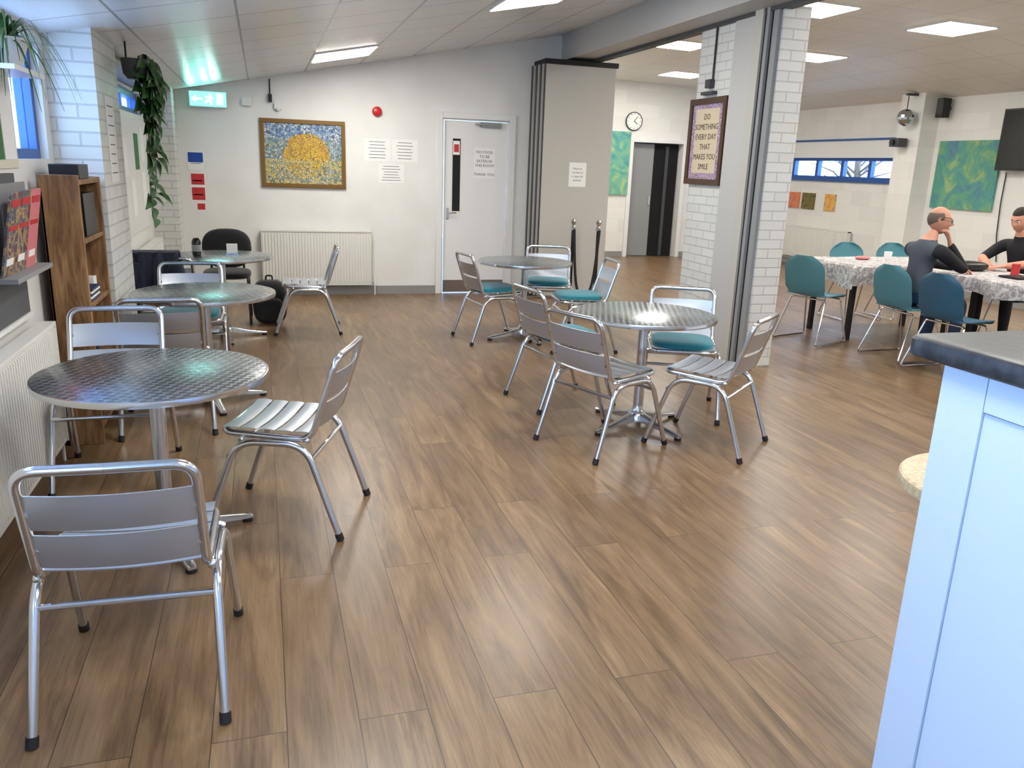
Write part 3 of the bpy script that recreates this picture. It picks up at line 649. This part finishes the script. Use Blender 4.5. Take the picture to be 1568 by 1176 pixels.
b=B(); b.lathe([(.032,0.001),(.036,.01),(.038,.12),(.03,.135),(.022,.15),(.001,.15)],M_glassd,n=28); b.lathe([(.0385,.04),(.0388,.09),(.0386,.095)],M_grey,n=28); b.obj("insulated_cup",XF(-.56,7.36,.72))
b=B(); b.box((-.05,-.03,0.001),(.05,.03,.015),M_chrome); b.box((-.045,-.012,.012),(.045,.012,.09),M_paper); b.obj("napkin_holder",XF(-.28,7.5,.72)) 

# ------------------------------------------------------------ people
M_skin=mat("skin",(200,144,118),.5); M_vest=mat("grey_vest",(74,80,90),.85); M_sleeve=mat("black_sleeve",(26,26,30),.85); M_jean=mat("denim",(44,58,86),.85); M_hair=mat("short_grey_hair",(104,92,82),.9); M_hair2=mat("dark_hair",(38,28,24),.8); M_shoe=mat("shoe_leather",(28,26,26),.5); M_lip=mat("lips",(178,108,98),.5); M_eye=mat("eye_white",(225,222,216),.3); M_iris=mat("iris",(50,40,34),.2)
def frame(d,n):
    d=V(d).normalized(); n=V(n); s_=d.cross(n).normalized(); n=s_.cross(d)
    return d,n,s_
def hand(b,w,d,n,thumb,curl,m):
    w=V(w); d,n,s_=frame(d,n); s_=s_*thumb
    R=[]
    for t,hw,ht in ((-.03,.022,.02),(0,.025,.018),(.03,.036,.016),(.06,.041,.014),(.085,.041,.012),(.095,.036,.008)):
        R.append([w+d*t+s_*(hw*math.cos(a))+n*(ht*math.sin(a)) for a in [2*pi*j/14 for j in range(14)]])
    b.rings(R,m)
    for o,L in ((.031,.07),(.0105,.08),(-.0105,.074),(-.03,.058)):
        p=w+d*.085+s_*o; a=curl*.5; pts=[p-d*.012,p]
        for q in (.45,.3,.25):
            p=p+(d*math.cos(a)-n*math.sin(a)+s_*(o*.8))*L*q; pts.append(p.copy()); a+=curl
        b.tube(pts,[.0095,.0092,.0085,.008,.007],m,10,None,True)
    p=w+d*.02+s_*.028; pts=[p,p+d*.028+s_*.024-n*.004,p+d*.055+s_*.034-n*.012,p+d*.078+s_*.034-n*.022]
    b.tube(pts,[.014,.012,.0105,.009],m,10,None,True)
def head(b,c,fw,up,hair,hm,glasses):
    c=V(c); f=V(fw).normalized(); r=f.cross(V(up)).normalized(); u=r.cross(f)
    def shape(x,y,z,k_=1.):
        X=x*.074*k_;Y=y*.094*k_;Z=z*.116*k_
        if z<0: X*=1-.26*(-z)**1.4; Y=Y*(1-.12*(-z)) + .016*(-z)
        else: Y-=.008*z; X*=1+.03*z
        return X,Y,Z
    def W(x,y,z): return c+r*x+f*y+u*z
    nu,nv=56,44; R=[]
    g=lambda X,Z,x0,z0,sx,sz: math.exp(-((X-x0)/sx)**2-((Z-z0)/sz)**2)
    for i in range(nv+1):
        ph=-pi/2+pi*i/nv; ph=max(-1.54,min(1.54,ph)); ring=[]
        for j in range(nu):
            a=2*pi*j/nu; x=math.cos(ph)*math.cos(a); y=math.cos(ph)*math.sin(a); z=math.sin(ph)
            X,Y,Z=shape(x,y,z)
            if y>0:
                Y+=.024*g(X,Z,0,-.026,.011,.011)+.016*g(X,Z,0,-.012,.008,.016)+.006*g(X,Z,0,.006,.008,.014)-.009*g(X,Z,.03,.004,.014,.011)-.009*g(X,Z,-.03,.004,.014,.011)+.006*g(X,Z,0,.028,.045,.009)+.008*g(X,Z,0,-.058,.022,.009)+.004*g(X,Z,0,-.074,.018,.006)+.011*g(X,Z,0,-.098,.024,.014)-.004*g(X,Z,0,-.084,.02,.006)+.005*g(X,Z,.045,-.03,.016,.018)+.005*g(X,Z,-.045,-.03,.016,.018)
            else:
                if z<-.45: Y+=.02*(-z-.45)/.55
            ring.append(W(X,Y,Z))
        R.append(ring)
    b.rings(R,M_skin)
    for sx in (-1,1):
        b.ell(tuple(W(sx*.029,.077,.005)),(.0115,.0115,.0115),M_eye,12,8); b.ell(tuple(W(sx*.029,.0865,.004)),(.0052,.0052,.0052),M_iris,10,6)
        b.tube([W(sx*.014,.093,.023),W(sx*.03,.092,.028),W(sx*.046,.08,.022)],[.0022,.003,.0018],hm,6)
        pts=[W(sx*.072,.004,.02),W(sx*.082,-.006,.028),W(sx*.086,-.018,.018),W(sx*.083,-.016,-.004),W(sx*.078,-.006,-.018),W(sx*.072,.004,-.024)]
        b.tube(pts,[.005,.0055,.0055,.005,.006,.004],M_skin,8); b.ell(tuple(W(sx*.075,-.004,.0)),(.005,.011,.02),M_skin,10,8)
    b.tube([W(-.022,.088,-.066),W(0,.1,-.065),W(.022,.088,-.066)],[.002,.0038,.002],M_lip,8)
    def hf(a,v):
        th=2*pi*a; lo,hi=hair(th); ph=pi/2-(lo+(hi-lo)*v); k_=1.0+.055*math.sin(pi*min(1,max(0,v)))**.5+.006*math.sin(23*th+31*v)
        X,Y,Z=shape(math.cos(ph)*math.cos(th),math.cos(ph)*math.sin(th),math.sin(ph),k_)
        return W(X,Y-.001,Z)
    b.grid(hf,64,18,hm)
    if glasses:
        for sx in (-1,1):
            b.tube([W(sx*.031+.022*math.cos(a),.1,.004+.016*math.sin(a)) for a in [2*pi*j/16 for j in range(17)]],.0018,M_black,6)
            b.tube([W(sx*.053,.098,.01),W(sx*.074,.06,.012),W(sx*.08,.0,.02)],.0018,M_black,6)
        b.tube([W(-.01,.102,.008),W(.01,.102,.008)],.0018,M_black,6)
def body(b,J,E,lab):
    names=list(J); idx={n:i for i,n in enumerate(names)}
    me=bpy.data.meshes.new("sk"); me.from_pydata([J[n][0] for n in names],[(idx[a],idx[c]) for a,c,_ in E],[])
    o=bpy.data.objects.new("sk",me); S.collection.objects.link(o)
    sk=o.modifiers.new("s","SKIN"); sk.use_smooth_shade=True; sk.branch_smoothing=.7; ss=o.modifiers.new("u","SUBSURF"); ss.levels=3; ss.render_levels=3
    for n in names:
        r=J[n][1]; d=me.skin_vertices[0].data[idx[n]]; d.radius=r if isinstance(r,tuple) else (r,r); d.use_root=(n=="pelvis")
    bpy.context.view_layer.update()
    ev=bpy.data.meshes.new_from_object(o.evaluated_get(bpy.context.evaluated_depsgraph_get()))
    segs=[(V(J[a][0]),V(J[c][0]),l) for a,c,l in E]
    vs=[v.co.copy() for v in ev.vertices]; groups={}
    for p in ev.polygons:
        c=sum((vs[i] for i in p.vertices),V())/len(p.vertices); best=None;bd=9
        for a,d,l in segs:
            t=max(0,min(1,(c-a).dot(d-a)/max(1e-9,(d-a).length_squared))); q=(c-(a+(d-a)*t)).length
            if q<bd: bd=q;best=l
        if best in "tj": best="j" if (c.z<.61 or c.y>.17 and c.z<.7) else "t"
        if best in "ts" and c.z>.75 and c.y<.22: best="t" if abs(c.x)<.15 else "s"
        if best in "tn" and c.z>.98: best="n" if c.z>1.065 else "t"
        groups.setdefault(best,[]).append(tuple(p.vertices))
    off=len(b.v); b.v+=[tuple(v) for v in vs]
    for l,fs in groups.items():
        i=b.mi(lab[l]); b.f+=[tuple(a+off for a in f) for f in fs]; b.fm+=[i]*len(fs)
    bpy.data.objects.remove(o)
def person(lean,armL,armR,lab,headf,hair,hm,glasses):
    J={}; ly=lean
    J["pelvis"]=((0,0,.56),(.155,.12)); J["belly"]=((0,.02+ly*.3,.70),(.15,.125)); J["chest"]=((0,.02+ly*.7,.86),(.165,.125)); J["upper"]=((0,.01+ly,.975),(.125,.09)); J["neck"]=((0,.035+ly*1.1,1.075),.056); J["nape"]=((0,.065+ly*1.2,1.155),.05)
    for s_,sx in (("l",-1),("r",1)):
        J["hip"+s_]=((sx*.1,.06,.545),.095); J["mid"+s_]=((sx*.13,.24,.54),.085); J["knee"+s_]=((sx*.15,.44,.525),.063); J["calf"+s_]=((sx*.15,.42,.33),.056); J["ank"+s_]=((sx*.15,.4,.09),.04); J["toe"+s_]=((sx*.16,.55,.048),(.042,.038))
        J["sh"+s_]=((sx*.18,.01+ly,.975),.07)
        el,wr=(armL if sx<0 else armR); sh=V(J["sh"+s_][0])
        J["up"+s_]=(tuple(sh.lerp(V(el),.45)),.058); J["el"+s_]=(tuple(el),.046); J["fa"+s_]=(tuple(V(el).lerp(V(wr),.4)),.043); J["wr"+s_]=(tuple(wr),.03)
    E=[("pelvis","belly","t"),("belly","chest","t"),("chest","upper","t"),("upper","neck","t"),("neck","nape","n")]
    for s_ in "lr":
        E+=[("pelvis","hip"+s_,"j"),("hip"+s_,"mid"+s_,"j"),("mid"+s_,"knee"+s_,"j"),("knee"+s_,"calf"+s_,"j"),("calf"+s_,"ank"+s_,"j"),("ank"+s_,"toe"+s_,"f"),("upper","sh"+s_,"s"),("sh"+s_,"up"+s_,"s"),("up"+s_,"el"+s_,"s"),("el"+s_,"fa"+s_,"a"),("fa"+s_,"wr"+s_,"a")]
    b=B(); body(b,J,E,lab)
    hc=V(J["nape"][0])+V((0,.028,.075)); head(b,hc,headf,(0,-.1,1),hair,hm,glasses)
    return b
def fringe(th):
    s_=math.sin(th)
    lo=.95-.1*s_ if s_<.3 else 1.25
    hi=1.5+.55*max(0,-s_) if s_<.3 else 1.3
    return (lo,hi)
def fullhair(th):
    s_=math.sin(th); return (0.02, 1.95 if s_<-.1 else (1.95-.9*min(1,(s_+.1)/.5)))
b=person(.08,((-.24,.34,.84),(-.10,.55,.80)),((.16,.40,.80),(.085,.262,1.04)),
    dict(t=M_vest,n=M_skin,s=M_sleeve,a=M_sleeve,j=M_jean,f=M_shoe),(.75,1,-.12),fringe,M_hair,True)
hand(b,(.085,.262,1.04),(-.15,-.25,1),(.6,.8,.2),1,.75,M_skin); hand(b,(-.10,.55,.80),(.5,1,-.1),(0,0,1),1,.35,M_skin)
b.obj("seated_man_in_vest",XF(5.47,5.77,-.005,-90),angle=60)
b=person(.10,((-.26,.32,.83),(-.12,.52,.80)),((.26,.3,.83),(.06,.5,.80)),
    dict(t=M_sleeve,n=M_skin,s=M_sleeve,a=M_skin,j=M_sleeve,f=M_shoe),(0,1,-.35),fullhair,M_hair2,False)
hand(b,(-.12,.52,.80),(.5,1,-.1),(0,0,1),1,.35,M_skin); hand(b,(.06,.5,.80),(-.5,1,-.1),(0,0,1),-1,.35,M_skin)
b.obj("seated_man_in_black",XF(7.23,6.2,-.005,100),angle=60)

# ------------------------------------------------------------ outside
M_bush=mat("winter_foliage",(60,80,60),.9); k=N(M_bush); o,op=k.objc(); k.col(k.ramp(k.noise(o,6,5),[(.35,lin((30,40,34))),(.6,lin((90,110,90)))]))
for x,y,h in ((13,12.5,3.2),(13.5,16.5,3.4),(15,14,3.6)):
    b=B(); b.tube([(0,0,-.5),(.05,0,h*.4),(0,.1,h*.8)],[.12,.05],M_frame,8)
    for i in range(26):
        a=random.uniform(0,2*pi); z=random.uniform(.2,.75)*h; L=random.uniform(.6,1.5); b.tube([(0,0,z),(L*.5*math.cos(a),L*.5*math.sin(a),z+L*.4),(L*math.cos(a),L*math.sin(a),z+L*.55)],[.03,.008],M_frame,5)
    for i in range(6):
        a=random.uniform(0,2*pi); b.ell((1.1*math.cos(a),1.1*math.sin(a),random.uniform(.1,.25)*h),(.7,.7,.4),M_bush,14,10)
    b.obj("garden_tree",XF(x,y,0))
w=bpy.data.worlds.new("World"); S.world=w; w.use_nodes=True; nt=w.node_tree; bg=nt.nodes["Background"]
bg.inputs[0].default_value=(.36,.60,1.,1); bg.inputs[1].default_value=9.0
# ------------------------------------------------------------ camera
f,p,y,ro=1228.67,.264743,.301783,.036352
fw=V((math.sin(y)*math.cos(p),math.cos(y)*math.cos(p),-math.sin(p))); r0=V((math.cos(y),-math.sin(y),0)); u0=r0.cross(fw)
r=r0*math.cos(ro)+u0*math.sin(ro); u=-r0*math.sin(ro)+u0*math.cos(ro)
cam=bpy.data.cameras.new("camera"); cam.sensor_width=36; cam.lens=36*f/1568; cam.clip_start=.05
co=bpy.data.objects.new("camera",cam); S.collection.objects.link(co)
M=Matrix.Identity(4)
for i in range(3): M[i][0]=r[i]; M[i][1]=u[i]; M[i][2]=-fw[i]
M[0][3]=0;M[1][3]=0;M[2][3]=1.55
co.matrix_world=M; S.camera=co
S.view_settings.view_transform="Standard"; S.view_settings.exposure=.4
